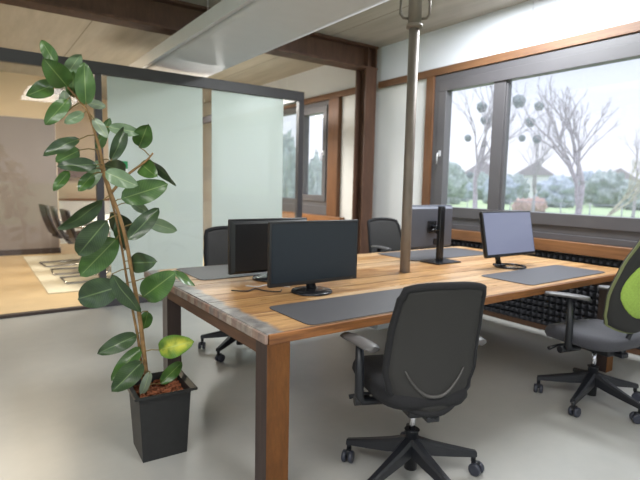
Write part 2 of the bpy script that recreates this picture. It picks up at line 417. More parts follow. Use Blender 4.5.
# glazed partition to the meeting room
fz = 2.578
root = bpy.data.objects.new('wall_rear', None); COL.objects.link(root); root['kind'] = 'structure'
f = MB(); ya, yb = PY-.035, PY+.035
f.box(-7, ya, fz-.12, 3.677, yb, fz, .004); f.box(1.105, ya, .06, 1.175, yb, fz-.12, .003); f.box(3.6, ya, 0, 3.677, yb, fz-.12, .003)
f.box(1.105, ya, 0, 3.6, yb, .075, .003)
f.box(3.607, yb, fz-.12, 3.677, 9.5, fz, .004); f.box(3.607, yb, 0, 3.677, 9.5, .07, .003); f.box(3.607, 9.43, .07, 3.677, 9.5, fz-.12)
f.box(-2.4, ya, .03, -2.33, yb, fz-.12)
build('frame', f, 'partition_frame', root)
build('floor_track', MB().box(-7, ya, 0, 1.105, yb, .03), 'dark_edge', root)
for a, b, z0 in ((-2.33, 1.105, .03), (1.175, 2.32, .075), (2.325, 3.6, .075)):
    build('pane', MB().box(a, PY-.006, z0, b, PY+.006, fz-.12), 'partition_glass', root)
build('pane', MB().box(3.636, yb, .07, 3.648, 9.43, fz-.12), 'partition_glass', root)
for a, b in ((1.235, 2.287), (2.4, 3.385)):
    build('frosted_film', MB().box(a, PY+.0075, .08, b, PY+.0095, fz-.122), 'frosted', root)
s = at(122.5, 163, 1, PY-.012)
r = thing('wall_sign', 'small green and white sign stuck on the frosted glass partition behind the plant', 'sign', (s.x, PY-.01, s.z-.12))
build('sign_top', MB().box(-.055, 0, .06, .055, .003, .14), 'sign_green', r); build('sign_bottom', MB().box(-.055, 0, -.01, .055, .003, .06), 'sign_white', r)

# meeting room behind the glass
struct('wall_meeting_far', MB().box(-7, 10.45, 0, 1.36, 10.6, CZ).box(1.36, 12.4, 0, WX, 12.6, CZ).box(1.26, 10.6, 0, 1.36, 12.4, CZ), 'meeting_wall')
struct('wall_meeting_left', MB().box(-7, PY+.06, 0, -6.9, 10.45, CZ), 'meeting_wall')
struct('trim_7', MB().box(-6.8, 10.40, .1, 1.34, 10.45, 2.44, .004), 'meeting_panel')
struct('baseboard_rear', MB().box(-6.8, 10.39, 0, 1.36, 10.45, .1), 'dark_edge')
o = build('rug', MB().box(.72, 6.65, 0, 2.9, 10.1, .012, .004), 'rug'); o['label'] = 'pale rug under the meeting table behind the glass'; o['category'] = 'rug'
r = thing('meeting_table', 'white topped meeting table behind the clear glass', 'table', (2.1, 8.5, .012))
build('tabletop', MB().box(-.55, -1.7, .70, .55, 1.4, .735, .006), 'sign_white', r)
for a in (-.4, .4):
    for bb in (-1.5, 1.2): build('leg', MB().box(a-.03, bb-.03, 0, a+.03, bb+.03, .70), 'partition_frame', r)
r = thing('kitchen_unit', 'white counter with brown wall cupboard at the far end of the meeting room', 'kitchen unit', (1.9, 12.1, 0))
build('counter', MB().box(-.48, -.2, .06, 1.4, .28, .92, .004).box(-.4, -.15, 0, 1.3, .25, .06), 'sign_white', r)
build('worktop', MB().box(-.5, -.23, .92, 1.42, .28, .96, .004), 'wood_sill', r)
build('wall_cupboard', MB().box(-.48, .0, 1.42, 1.4, .28, 1.75, .004), 'brown_cabinet', r)
for a in (-.47, .155, .78): build('door', MB().box(a, -.216, .09, a+.615, -.201, .9, .003), 'cream_wall', r)
def meet_chair(loc, rz):
    r = thing('cantilever_chair', '', 'chair', loc, rz, 'meeting chairs behind the glass')
    build('seat', MB().sheet([[Vector((-.23+.46*i/6, -.02+.44*j/6, .44+.02*(j/6)**2)) for j in range(7)] for i in range(7)], Vector((0, 0, 1)), .05), 'brown_leather', r)
    build('backrest', MB().sheet([[Vector((-.22+.44*i/6, -.02-.14*j/8-.02*math.sin(j/8*PI), .50+.46*j/8)) for j in range(9)] for i in range(7)], Vector((0, -1, 0)), .045), 'brown_leather', r)
    for s in (-.24, .24):
        build('leg_tube', MB().tube([(s, -.02, .7), (s, .4, .68), (s, .44, .6), (s, .42, .05), (s, .38, .016), (s, -.22, .016)], .013, 8), 'chrome', r)
    build('rear_bar', MB().cyl((-.24, -.22, .016), (.24, -.22, .016), .012, 8), 'chrome', r)
    return r
simple('brown_leather', (40, 28, 25), .5, var=.15)
mc = meet_chair((1.12, 8.9, .012), R(-84)); mc['label'] = 'dark leather cantilever chair behind the glass, farthest of the row'
dup(mc, (1.16, 8.1, .012), R(-92), 'dark leather cantilever chair behind the glass, middle of the row')
dup(mc, (1.2, 7.35, .012), R(-88), 'dark leather cantilever chair behind the glass, nearest of the row')

# ------------------------------------------------------------------ the table
TX0, TX1, TY0, TY1 = .976, 4.25, 1.756, 3.48
T = thing('work_table', 'large rustic plank work table on wooden legs in the middle of the office', 'table', (TX0, TY0, 0))
PX, PYY = 2.56, 2.575                      # the pole goes through the top
top = MB(); pw = .158; x = TX0; rows = 11; rng = random.Random(3)
for k in range(rows):
    a = TY0+k*(TY1-TY0)/rows+(.0015 if k else 0); b = TY0+(k+1)*(TY1-TY0)/rows-.0015
    dz = 0 if k in (0, rows-1) else rng.uniform(-.001, .001)
    z0, z1 = .706, .75+dz
    if a < PYY < b:
        top.box(TX0, a, z0, PX-.038, b, z1); top.box(PX+.038, a, z0, TX1, b, z1)
        if PYY-.038 > a: top.box(PX-.038, a, z0, PX+.038, PYY-.038, z1)
        if PYY+.038 < b: top.box(PX-.038, PYY+.038, z0, PX+.038, b, z1)
    elif a < PYY+.038 and b > PYY-.038:
        top.box(TX0, a, z0, PX-.038, b, z1); top.box(PX+.038, a, z0, TX1, b, z1)
        if a < PYY: top.box(PX-.038, a, z0, PX+.038, PYY-.038, z1)
        else: top.box(PX-.038, PYY+.038, z0, PX+.038, b, z1)
    else: top.box(TX0, a, z0, TX1, b, z1, .003)
o = build('tabletop', top.shift((-TX0, -TY0, 0)), 'plank_top', T)
fe = build('front_edge', MB().box(.004, -.014, .704, TX1-TX0, -.001, .748, .003), 'plank_edge', T)
build('plank_end_board', MB().box(-.014, -.012, .708, -.001, TY1-TY0, .747, .003), 'plank_end', T)
build('apron', MB().box(.0, .02, .645, .04, TY1-TY0-.03, .7055, .002), 'apron_wood', T)
build('apron', MB().box(TX1-TX0-.34, .1, .645, TX1-TX0-.30, TY1-TY0-.03, .7055, .002), 'apron_wood', T)
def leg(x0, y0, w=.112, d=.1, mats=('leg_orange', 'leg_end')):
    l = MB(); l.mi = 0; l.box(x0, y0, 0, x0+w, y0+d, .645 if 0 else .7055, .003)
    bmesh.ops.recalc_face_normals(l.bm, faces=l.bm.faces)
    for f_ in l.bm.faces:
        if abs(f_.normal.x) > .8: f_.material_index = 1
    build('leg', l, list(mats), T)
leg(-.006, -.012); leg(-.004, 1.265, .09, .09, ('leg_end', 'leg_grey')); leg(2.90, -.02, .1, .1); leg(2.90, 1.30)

# steel prop through the table
root = thing('steel_prop', 'grey steel prop rising through the table to the ceiling', 'pole', (PX, PYY, 0))
build('inner_tube', MB().cyl((0, 0, 0), (0, 0, 2.47), .036, 24), 'pole_steel', root)
build('outer_tube', MB().cyl((0, 0, 2.47), (0, 0, CZ-.012), .046, 24), 'pole_steel', root)
build('collar', MB().lathe([(.037, 2.445), (.056, 2.45), (.056, 2.47), (.047, 2.475)]), 'pole_steel', root)
for s in (-1, 1):
    d = Vector((.82, -.57, 0))*s
    build('handle_loop', MB().tube([d*.038+Vector((0, 0, 2.51)), d*.08+Vector((0, 0, 2.515)), d*.1+Vector((0, 0, 2.54)), d*.1+Vector((0, 0, 2.63)), d*.08+Vector((0, 0, 2.655)), d*.038+Vector((0, 0, 2.66))], .009, 8), 'pole_steel', root)
    build('handle_loop', MB().tube([d*.038+Vector((0, 0, 2.68)), d*.1+Vector((0, 0, 2.685)), d*.14+Vector((0, 0, 2.72)), d*.14+Vector((0, 0, 2.8)), d*.04+Vector((0, 0, 2.83))], .009, 8), 'pole_steel', root)
build('ceiling_plate', MB().box(-.09, -.09, CZ-.012, .09, .09, CZ), 'pole_steel', root)

# desk mats
def mat_(p, rz, w, d, label):
    def sq(t, e): return math.copysign(abs(t)**e, t)
    m_ = MB(); ring = []
    r = .04
    for cx, cy, a0 in ((w/2-r, d/2-r, 0), (-w/2+r, d/2-r, 90), (-w/2+r, -d/2+r, 180), (w/2-r, -d/2+r, 270)):
        for k in range(5):
            a = R(a0+90*k/4); ring.append((cx+r*math.cos(a), cy+r*math.sin(a)))
    m_.rings([[Vector((a, b, z)) for a, b in ring] for z in (0, .003)], smooth=False)
    o = build('desk_mat', m_, 'mat_felt', loc=(p[0], p[1], .7512)); o.rotation_euler = (0, 0, rz)
    o['label'] = label; o['category'] = 'desk mat'; o['group'] = 'desk mats on the table'
mat_((1.69, 1.955), R(0), 1.0, .39, 'dark grey desk mat in front of the black monitor on the near table edge')
mat_((1.66, 3.2), R(0), .98, .5, 'dark grey desk mat by the back of the black monitor turned away')
mat_((3.55, 3.16), R(-1), 1.06, .5, 'dark grey desk mat behind the monitor on the tall post stand')
mat_((3.43, 2.01), R(1), 1.02, .40, 'dark grey desk mat below the pale screen with the added glow near the window')

# monitors: local screen faces -y
TZ = .7512
def mon(label, loc, rz, w, h, zc, stand, tilt, thick=.045, backmat='monitor_black', scr='screen'):
    r = thing('computer_monitor', label, 'monitor', loc, rz, 'monitors on the table')
    M = Matrix.Translation((0, 0, zc)) @ rot('X', tilt)
    b = MB(); b.box(-w/2, -.01, -h/2, w/2, .018, h/2, .005)
    bulge = MB(); gd = []
    for (sw, sh, yy) in ((.492, .487, .012), (.485, .478, .024), (.455, .43, thick)):
        gd.append([Vector((sx*w*sw, yy, sz*h*sh-.005)) for sx, sz in ((-1, -1), (1, -1), (1, 1), (-1, 1))])
    bo = build('housing', b.xf(M), backmat, r)
    build('back_cover', bulge.rings(gd, smooth=False).xf(M), backmat, bo)
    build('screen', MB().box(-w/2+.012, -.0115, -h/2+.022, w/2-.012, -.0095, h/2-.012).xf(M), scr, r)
    if stand == 'disc':
        build('stand_base', MB().lathe([(.118, 0), (.12, .004), (.115, .012), (.06, .016), (.035, .02)], (0, .03, 0), 40), 'stand_dark', r)
        build('stand_neck', MB().tube([(0, .035, .015), (0, .045, .07), (0, .04, zc-h/2+.08)], [.03, .026, .026], 16), 'stand_dark', r)
        build('led', MB().box(w/2-.05, -.0115, -h/2+.006, w/2-.035, -.0098, -h/2+.012).xf(M), 'lumbar_grey', bo)
    elif stand == 'ring':
        pts = [Vector((.115*math.cos(a), -.03+.115*math.sin(a), .008)) for a in [2*PI*k/40 for k in range(41)]]
        build('stand_base', MB().tube(pts, .008, 8, caps=False).lathe([(.05, 0), (.05, .01), (.02, .014)], (0, .07, 0)), 'stand_dark', r)
        build('stand_neck', MB().tube([(0, .075, .01), (0, .09, .06), (0, .045, zc-h/2+.1)], [.022, .022, .02], 14), 'stand_dark', r)
    elif stand == 'post':      # tall post behind the panel
        build('stand_base', MB().box(-.14, .06, 0, .14, .26, .012, .004), 'stand_dark', r)
        build('stand_post', MB().box(-.028, .13, .012, .028, .165, .46, .005), 'stand_dark', r)
        a = MB().box(-.05, thick, zc-.05, .05, thick+.012, zc+.05, .003).cyl((0, thick, zc), (0, .135, zc), .016, 14)
        a.tube([(-.05, .11, zc+.04), (-.06, .09, zc-.01), (0, .1, zc-.045)], .012, 8).tube([(0, .12, zc-.01), (.045, .12, zc-.02), (.085, .12, zc-.025)], .01, 8)
        build('mount_arm', a, 'stand_dark', r)
        build('port_cover', MB().box(-w*.2, thick-.004, zc-h*.42, -w*.06, thick+.006, zc-h*.28), 'monitor_black', bo)
    if stand == 'disc' and 'turned away' in label:
        for zz in (.08, .03, -.03): build('port', MB().box(-.02-w*.0, thick-.002, zz-.012, .0, thick+.003, zz+.012).xf(M), 'cable_white', bo)
    return r
mon('large black monitor with its dark screen facing the near chair', (1.59, 2.31, TZ), 0, .6, .355, .235, 'disc', 0)
mon('black monitor turned away, half hidden behind the large near one', (1.585, 2.84, TZ), PI, .57, .345, .218, 'disc', 0)
mon('grey monitor seen from behind on a tall post stand beside the prop', (3.17, 2.94, TZ), PI, .56, .36, .285, 'post', 0, backmat='monitor_back')
mon('monitor with round foot and a pale screen, its reflection an added glow, near the window', (3.475, 2.365, TZ), R(-1), .615, .355, .264, 'ring', -12, scr='screen_glow')

# cables on the table behind the front monitor
def cable(pts, r, mat, label):
    P = [Vector(p) for p in pts]; out = []
    for i in range(len(P)-1):
        p0, p1, p2, p3 = P[max(i-1, 0)], P[i], P[i+1], P[min(i+2, len(P)-1)]
        for k in range(6):
            t_ = k/6; out.append(.5*((2*p1)+(p2-p0)*t_+(2*p0-5*p1+4*p2-p3)*t_*t_+(3*p1-p0-3*p2+p3)*t_**3))
    out.append(P[-1]); c = MB().tube(out, r, 8)
    solo('cable', c, mat, label, 'cable', loc=P[0])
z = .7555
cable([(1.20, 2.58, z), (1.27, 2.52, z), (1.34, 2.56, z), (1.36, 2.48, z), (1.42, 2.42, z), (1.46, 2.46, z)], .0035, 'black_plastic', 'thin black cable curling on the table left of the near monitor foot')
cable([(1.33, 2.66, z), (1.38, 2.60, z), (1.45, 2.62, z), (1.5, 2.56, z), (1.54, 2.5, z)], .0035, 'cable_white', 'white cable lying on the table between the two left monitors')
# grey power box fixed under the top
r = thing('power_box', 'light grey socket box hanging under the table behind the near chair', 'power box', (2.1, 2.3, .48))
build('box', MB().box(-.075, -.05, .0, .09, .05, .2245, .006), 'pc_grey', r); build('socket', MB().box(.04, -.054, .07, .075, -.05, .14, .002), 'lumbar_grey', r)

# ------------------------------------------------------------------ office chairs (face local +y)
def lerp(a, b, t_): return a+(b-a)*t_
def prof(pts, t_):
    for (a, va), (b, vb) in zip(pts, pts[1:]):
        if t_ <= b:
            k = (t_-a)/(b-a) if b > a else 0; k = k*k*(3-2*k); return lerp(va, vb, k)
    return pts[-1][1]
def office_chair(label, loc, rz, style='black', star=0., seat_mat='black_fabric', pad_mat='arm_pad', rec=10., back_y=-.20, seat_z=.45, wid=1., pad_yaw=0., arm=0., hb_=.58, deep=0.):
    r = thing('office_chair', label, 'office chair', loc, rz, 'swivel chairs around the table')
    RR = .315
    s = MB()
    s.lathe([(.03, .05), (.03, .235), (.036, .24), (.036, .085), (.05, .08)][0:3], n=20)
    for k in range(5):
        M = Matrix.Rotation(star+2*PI*k/5, 4, 'Z')
        rings = []
        for t_ in (0, .3, .6, .85, 1.):
            x_ = lerp(.02, RR+.01, t_); zc = lerp(.165, .098, t_**.8); hh = lerp(.04, .014, t_); ww = lerp(.032, .017, t_)
            rings.append([M @ Vector((x_, yy*ww, zc+zz*hh)) for yy, zz in ((-1, -.8), (-.9, .6), (-.5, 1), (.5, 1), (.9, .6), (1, -.8))])
        s.rings(rings, smooth=False)
    base = build('star_base', s, 'black_plastic', r)
    for k in range(5):
        M = Matrix.Rotation(star+2*PI*k/5, 4, 'Z') @ Matrix.Translation((RR, 0, 0)) @ Matrix.Rotation(1.2*k+.5, 4, 'Z')
        c = MB(); c.cyl((0, 0, .06), (0, 0, .10), .012, 10)
        c.mi = 1
        for sd in (-1, 1):
            a, b = sd*.006, sd*.028
            c.tube([(.018, a, .03), (.018, lerp(a, b, .2), .03), (.018, lerp(a, b, .8), .03), (.018, b, .03)], [.025, .03, .03, .024], 18)
        c.mi = 0; c.box(-.005, -.012, .035, .03, .012, .064, .004)
        build('caster', c.xf(M), ['black_plastic', 'caster_rubber'], base)
    build('gas_lift', MB().cyl((0, 0, .19), (0, 0, seat_z-.1), .014, 14), 'chrome', r)
    me = MB().box(-.09, -.15, seat_z-.115, .09, .12, seat_z-.065, .012)
    me.box(-.03, -.2, seat_z-.115, .03, -.13, seat_z-.085, .008)
    mech = build('tilt_mechanism', me, 'black_plastic', r)
    build('tension_knob', MB().cyl((-.2, .05, seat_z-.1), (-.27, .05, seat_z-.1), .022, 14).cyl((-.09, .05, seat_z-.1), (-.2, .05, seat_z-.1), .008, 8), 'black_plastic', mech)
    build('lever', MB().tube([(-.08, .1, seat_z-.095), (-.2, .12, seat_z-.10), (-.27, .13, seat_z-.115)], [.008, .008, .012], 8), 'black_plastic', mech)
    # seat cushion
    def seatp(u, v, top):
        a = u*2*PI; rr = v
        ex = .55; cx_ = math.copysign(abs(math.cos(a))**ex, math.cos(a)); sy_ = math.copysign(abs(math.sin(a))**ex, math.sin(a))
        return cx_*rr, sy_*rr
    rings = []
    for rr, zz in ((.02, -.065), (.80, -.065), (.95, -.055), (1.0, -.03), (.985, -.005), (.93, .012), (.7, .018), (.35, .012), (.02, .008)):
        ring = []
        for k in range(36):
            cx_, sy_ = seatp(k/36, rr, True)
            yy = .02+deep*.8+sy_*(.245+deep*.6); drop = -.035*max(0, sy_-.55)**1.0*1.2
            ring.append(Vector((cx_*.245*wid, yy, seat_z+zz+drop+(.012*abs(cx_)**2 if zz > 0 else 0))))
        rings.append(ring)
    build('seat', MB().rings(rings), seat_mat, r)
    # back
    z0b, hb = (seat_z-.075, hb_) if style == 'black' else (seat_z+.06, .67)
    if style == 'black': wp = [(0, .165), (.12, .205), (.3, .228), (.6, .222), (.9, .205), (1, .19)]
    else: wp = [(0, .18), (.15, .225), (.35, .25), (.6, .235), (.85, .19), (1, .14)]
    lean = math.tan(R(rec))
    def bp(u, v):
        ww = prof(wp, v)*wid
        y_ = back_y-.02+.035*math.sin(v*PI*.9)*1-.0-lean*hb*v+ .055*(abs(u)**2)*(1-.3*v)
        z_ = z0b+hb*v - (.02*abs(u)**3 if v > .9 else 0) + (.05*abs(u)**2.2*(1-v)**3)
        return Vector((u*ww, y_, z_))
    NU, NV = 14, 18
    if style == 'black':
        grid = [[bp(-1+2*i/NU, j/NV) for j in range(NV+1)] for i in range(NU+1)]
        bk = build('backrest', MB().sheet(grid, Vector((0, -1, .0)), .018), 'mesh_back', r)
        rim = [bp(-1, j/NV) for j in range(NV+1)]+[bp(-1+2*i/NU, 1) for i in range(1, NU+1)]+[bp(1, 1-j/NV) for j in range(1, NV+1)]+[bp(1-2*i/NU, 0) for i in range(1, NU)]
        rim.append(rim[0]); off = Vector((0, -.007, 0))
        build('back_frame', MB().tube([p_+off for p_ in rim], .0165, 10, caps=False), 'black_fabric', bk)
        arc = [bp(-.66+1.32*i/20, .14+.19*abs((i-10)/10)**2.7)+Vector((0, -.021, 0)) for i in range(21)]
        build('lumbar_strip', MB().tube(arc, [.003+.005*math.sin(PI*i/20) for i in range(21)], 8), 'lumbar_grey', bk)
    else:
        grid = [[bp(-1+2*i/NU, j/NV) for j in range(NV+1)] for i in range(NU+1)]
        m_ = MB().sheet([[p_+Vector((0, .006, 0)) for p_ in g_] for g_ in grid], Vector((0, -1, 0)), .034)
        bk = build('backrest', m_, 'mesh_back', r)
        rim = [bp(-1, j/NV) for j in range(NV+1)]+[bp(-1+2*i/NU, 1) for i in range(1, NU+1)]+[bp(1, 1-j/NV) for j in range(1, NV+1)]+[bp(1-2*i/NU, 0) for i in range(1, NU)]
        rim.append(rim[0])
        build('back_trim', MB().tube([p_+Vector((0, -.011, 0)) for p_ in rim], .009, 8, caps=False), 'green_trim', bk, label='pale green edge trim')
        for sgn, nm in ((1, 'front_pad'), (-1, 'lumbar_pad')):
            pad = []
            for rr in (1, .97, .6, .05):
                pad.append([bp(.85*rr*math.cos(a), .43+.30*rr*math.sin(a))+Vector((0, (.016 if sgn > 0 else -.038) if rr < .99 else (.0 if sgn > 0 else -.022), 0)) for a in [2*PI*k/32 for k in range(32)]])
            build(nm, MB().rings(pad), 'green_fabric', bk, label='lime green pad')
    # link from mechanism up to the back
    build('back_bracket', MB().tube([(0, -.13, seat_z-.10), (0, -.19, seat_z-.09), (0, back_y+.03, seat_z-.075), bp(0, .03)+Vector((0, -.004, 0))], [.022, .022, .018, .012], 10), 'black_plastic', r)
    for sd in (-1, 1):
        p_ = MB().tube([(sd*.16, .0, seat_z-.085), (sd*.25, .0, seat_z-.08), (sd*.268, -.002, seat_z-.05), (sd*.27, -.005, seat_z+.07), (sd*.268, .01, seat_z+.19+arm)], [.018, .02, .022, .022, .019], 10)
        ar = build('armrest', p_, 'black_plastic', r)
        rings = []
        for t_, ww in ((-.12, .012), (-.115, .03), (-.08, .042), (.0, .044), (.08, .042), (.125, .032), (.135, .012)):
            zc = seat_z+.20+arm-.006*(t_/.12)**2
            PM = Matrix.Translation((sd*.262, .025, 0)) @ Matrix.Rotation(R(pad_yaw), 4, 'Z')
            rings.append([PM @ Vector((math.cos(a)*ww, t_, zc+math.sin(a)*.015*(1 if math.sin(a) > 0 else .8))) for a in [2*PI*k/16 for k in range(16)]])
        build('arm_pad', MB().rings(rings), pad_mat, ar)
    return r
simple('mesh_back', (42, 41, 40), .75, var=.12, scale=400, bs=.3)
office_chair('black mesh swivel chair in front, seen from behind at the near table edge', (1.645, 1.565, 0), R(-20), 'black', star=R(66.5), seat_z=.48, pad_yaw=12, back_y=-.165, wid=.9, hb_=.57, deep=.085, arm=-.01)
gs = R(64)
office_chair('black swivel chair with lime green back at the right, by the window', (3.25, 1.535, 0), R(-8), 'green', star=R(53), seat_mat='grey_seat_fabric', rec=17, back_y=-.2, seat_z=.47, pad_yaw=24, arm=.05)
office_chair('black swivel chair at the far left of the table before the frosted glass', (1.77, 3.64, 0), R(176), 'black', star=R(-107), back_y=-.19, seat_z=.48)
office_chair('black swivel chair on the far side of the table beside the prop', (3.60, 3.72, 0), R(178), 'black', star=R(20), back_y=-.19, seat_z=.51, arm=.05)

# ------------------------------------------------------------------ rubber plant
PB = Vector((.748, 2.465, 0))
plant = thing('potted_rubber_plant', 'tall leafy rubber plant in a square black pot standing left of the table', 'potted plant', PB)
pot = MB(); A_, Bt = .108, .124
def sqr(h_, z_, r_=.006): return [Vector((sx*h_, sy*h_, z_)) for sx, sy in ((-1, -1), (1, -1), (1, 1), (-1, 1))]
pot.rings([sqr(A_, 0), sqr(Bt, .315), sqr(.126, .325), sqr(.150, .334), sqr(.152, .345), sqr(.147, .347), sqr(.122, .338), sqr(.118, .31), sqr(.114, .27)], smooth=False, caps=False)
pot.bm.faces.new([pot.bm.verts.new(p_) for p_ in sqr(A_, 0)][::-1])
po = build('pot', pot, 'pot_black', plant); po.rotation_euler = (0, 0, R(-3))
so = MB(); rng = random.Random(5)
so.box(-.114, -.114, .26, .114, .114, .302)
for i in range(170):
    a, b = rng.uniform(-.108, .108), rng.uniform(-.108, .108); M = Matrix.Translation((a, b, .31+rng.uniform(-.004, .012))) @ Matrix.Rotation(rng.uniform(0, 6), 4, 'Z') @ Matrix.Rotation(rng.uniform(-.5, .5), 4, 'X')
    so.box(-.011, -.006, -.004, .011, .006, .004, M=M)
sb = build('bark_chips', so, 'bark', plant, kind='stuff'); sb.rotation_euler = (0, 0, R(-3))
Y0p = 2.465
def W(px, py, dy=0.): return at(px, py, 1, Y0p+dy)-PB
path = [(148, 396), (146, 372), (143, 345), (140, 320), (136, 295), (131, 268), (126, 240), (119, 215), (110, 190), (104, 170), (100, 150), (94, 130), (88, 112), (78, 99), (66, 85)]
st1 = [W(x_, y_, .02*math.sin(i*.9)) for i, (x_, y_) in enumerate(path)]
def smooth(P, n=4):
    out = []
    for i in range(len(P)-1):
        p0, p1, p2, p3 = P[max(i-1, 0)], P[i], P[i+1], P[min(i+2, len(P)-1)]
        for k in range(n):
            t_ = k/n; out.append(.5*((2*p1)+(p2-p0)*t_+(2*p0-5*p1+4*p2-p3)*t_*t_+(3*p1-p0-3*p2+p3)*t_**3))
    out.append(P[-1]); return out
s1 = smooth(st1); build('stem', MB().tube(s1, [lerp(.012, .0045, (i/(len(s1)-1))**1.1) for i in range(len(s1))], 10), 'stem_bark', plant)
p2 = [(144, 394), (139, 345), (133, 312), (127, 280), (121, 243), (115, 214), (108, 190), (101, 168), (97, 150)]
s2 = smooth([W(x_, y_, .035) for x_, y_ in p2]); build('stem', MB().tube(s2, [lerp(.007, .004, i/(len(s2)-1)) for i in range(len(s2))], 8), 'stem_bark', plant)
s3 = smooth([W(x_, y_, d_) for x_, y_, d_ in ((112, 192, .01), (124, 178, .0), (135, 169, -.02), (146, 161, -.03), (153, 153, -.04))])
build('stem', MB().tube(s3, [lerp(.007, .004, i/(len(s3)-1)) for i in range(len(s3))], 8), 'stem_bark', plant)
ALLST = s1+s2+s3
def leaf(b, tip, wpx, mat, dy=0., dyt=None, curl=.0, fold=.25, seed=0, under=False):
    rng = random.Random(seed)
    B_ = W(b[0], b[1], dy); lpx = math.hypot(tip[0]-b[0], tip[1]-b[1]); ratio = .46
    wpx *= 1.15; w3 = wpx*.00475
    if dyt is None:
        need = wpx/ratio
        dz_ = 0 if need <= lpx else math.sqrt(need*need-lpx*lpx)*.00475*.8
        dyt = dy+rng.choice((-1, 1))*dz_+rng.uniform(-.03, .03)
    T_ = W(tip[0], tip[1], dyt); ax = T_-B_; L = ax.length; ax.normalize()
    view = ((B_+T_)*.5+PB-EYE).normalized()
    side = ax.cross(view).normalized(); nrm = side.cross(ax).normalized()
    if nrm.dot(view) > 0: nrm = -nrm
    full = max(w3, L*.40); full = min(full, w3*2.6); ang = math.acos(min(1, w3/full))
    if rng.random() < .5: ang = -ang
    q = Matrix.Rotation(ang, 3, ax); side = q @ side; nrm = q @ nrm
    if nrm.z < -.2 and not under and rng.random() < .5: pass
    if under: nrm = -nrm; side = -side
    nu, nv = 9, 14; mb = MB(); uvl = mb.bm.loops.layers.uv.active
    V = []
    for j in range(nv+1):
        v = j/nv
        wv = math.sin(PI*min(1, v*.97+.015)**.92)**.62 if 0 < v < 1 else 0.
        wv *= (1-.12*v); c = B_+ax*(L*v)
        bend = nrm*(curl*L*(v*(1-v)*2.0)) 
        row = []
        for i in range(nu):
            u = -1+2*i/(nu-1)
            row.append(mb.bm.verts.new(c+bend+side*(u*wv*full/2)+nrm*(fold*abs(u)**1.3*wv*full/2+.004*math.sin(9*v+u*2+seed))))
        V.append(row)
    for j in range(nv):
        for i in range(nu-1):
            f_ = mb.bm.faces.new((V[j][i], V[j][i+1], V[j+1][i+1], V[j+1][i])); f_.smooth = True
            for lp, (uu, vv) in zip(f_.loops, ((i, j), (i+1, j), (i+1, j+1), (i, j+1))): lp[uvl].uv = (uu/(nu-1), vv/nv)
    # orient faces with the upper side outwards
    mb.bm.normal_update()
    s_ = sum((f_.normal.dot(nrm)) for f_ in mb.bm.faces)
    if s_ < 0: bmesh.ops.reverse_faces(mb.bm, faces=mb.bm.faces)
    near = min(ALLST, key=lambda p_: (p_-B_).length)
    mb.mi = 1
    if .004 < (near-B_).length < .22: mb.tube([near, lerp(near, B_, .5)+Vector((0, 0, .006)), B_, B_+ax*.012], [.003, .0028, .0026, .002], 6)
    build('leaf', mb, [mat, 'petiole'], plant, fixn=False)
simple('petiole', (120, 104, 62), .6, var=.2)
D, G, P_, Yl = 'leaf_dark', 'leaf_green', 'leaf_pale', 'leaf_yellow'
LV = [((56, 64), (41, 40), 11, G, 0), ((67, 86), (43, 58), 19, G, -.03), ((53, 85), (26, 96), 14, G, .02), ((67, 74), (81, 54), 12, P_, .05), ((73, 97), (73, 71), 12, G, .03),
      ((86, 105), (84, 62), 16, G, -.03), ((66, 113), (64, 90), 10, P_, .04), ((68, 99), (45, 125), 13, G, -.02), ((87, 102), (106, 107), 8, P_, .02), ((84, 113), (64, 123), 9, P_, -.03),
      ((93, 118), (108, 138), 9, P_, -.04), ((108, 127), (141, 133), 11, P_, -.03), ((139, 147), (148, 124), 17, G, .0), ((111, 161), (125, 126), 12, D, -.05), ((103, 165), (125, 171), 17, D, .05),
      ((150, 160), (176, 186), 7, D, -.03), ((141, 164), (157, 177), 17, G, .02), ((105, 172), (138, 186), 15, P_, -.05), ((121, 199), (168, 184), 22, G, -.02), ((130, 202), (149, 213), 9, P_, .04),
      ((128, 240), (159, 208), 16, D, -.04), ((146, 221), (177, 231), 13, P_, .03), ((110, 213), (131, 236), 19, D, .06), ((80, 139), (43, 156), 11, D, -.03), ((80, 150), (56, 162), 16, G, .03),
      ((97, 165), (57, 166), 12, D, -.03), ((69, 171), (53, 191), 9, G, .03), ((93, 174), (78, 191), 11, G, .04), ((103, 200), (57, 229), 13, D, .0), ((107, 220), (78, 255), 22, D, -.03),
      ((117, 238), (80, 276), 25, G, .03), ((121, 286), (78, 299), 27, D, -.03), ((112, 274), (141, 312), 14, D, -.05), ((148, 311), (144, 329), 12, G, -.02), ((131, 263), (157, 262), 19, D, .02),
      ((143, 297), (176, 272), 25, G, -.02), ((172, 271), (195, 286), 8, G, .02), ((137, 335), (97, 354), 16, D, .0), ((141, 347), (111, 381), 15, G, .03), ((142, 362), (112, 392), 20, D, -.03),
      ((159, 350), (194, 341), 22, Yl, .0), ((160, 384), (182, 362), 14, G, .03), ((150, 372), (141, 396), 9, P_, -.04), ((100, 160), (88, 190), 12, P_, .05), ((126, 250), (119, 214), 10, D, .07), ((97, 150), (110, 118), 9, G, .06)]
for i, (b_, t_, w_, m_, d_) in enumerate(LV):
    leaf(b_, t_, w_, m_, d_, curl=(.12 if i % 3 else -.06), seed=i*7+1, under=(m_ == P_ and i % 2 == 0))

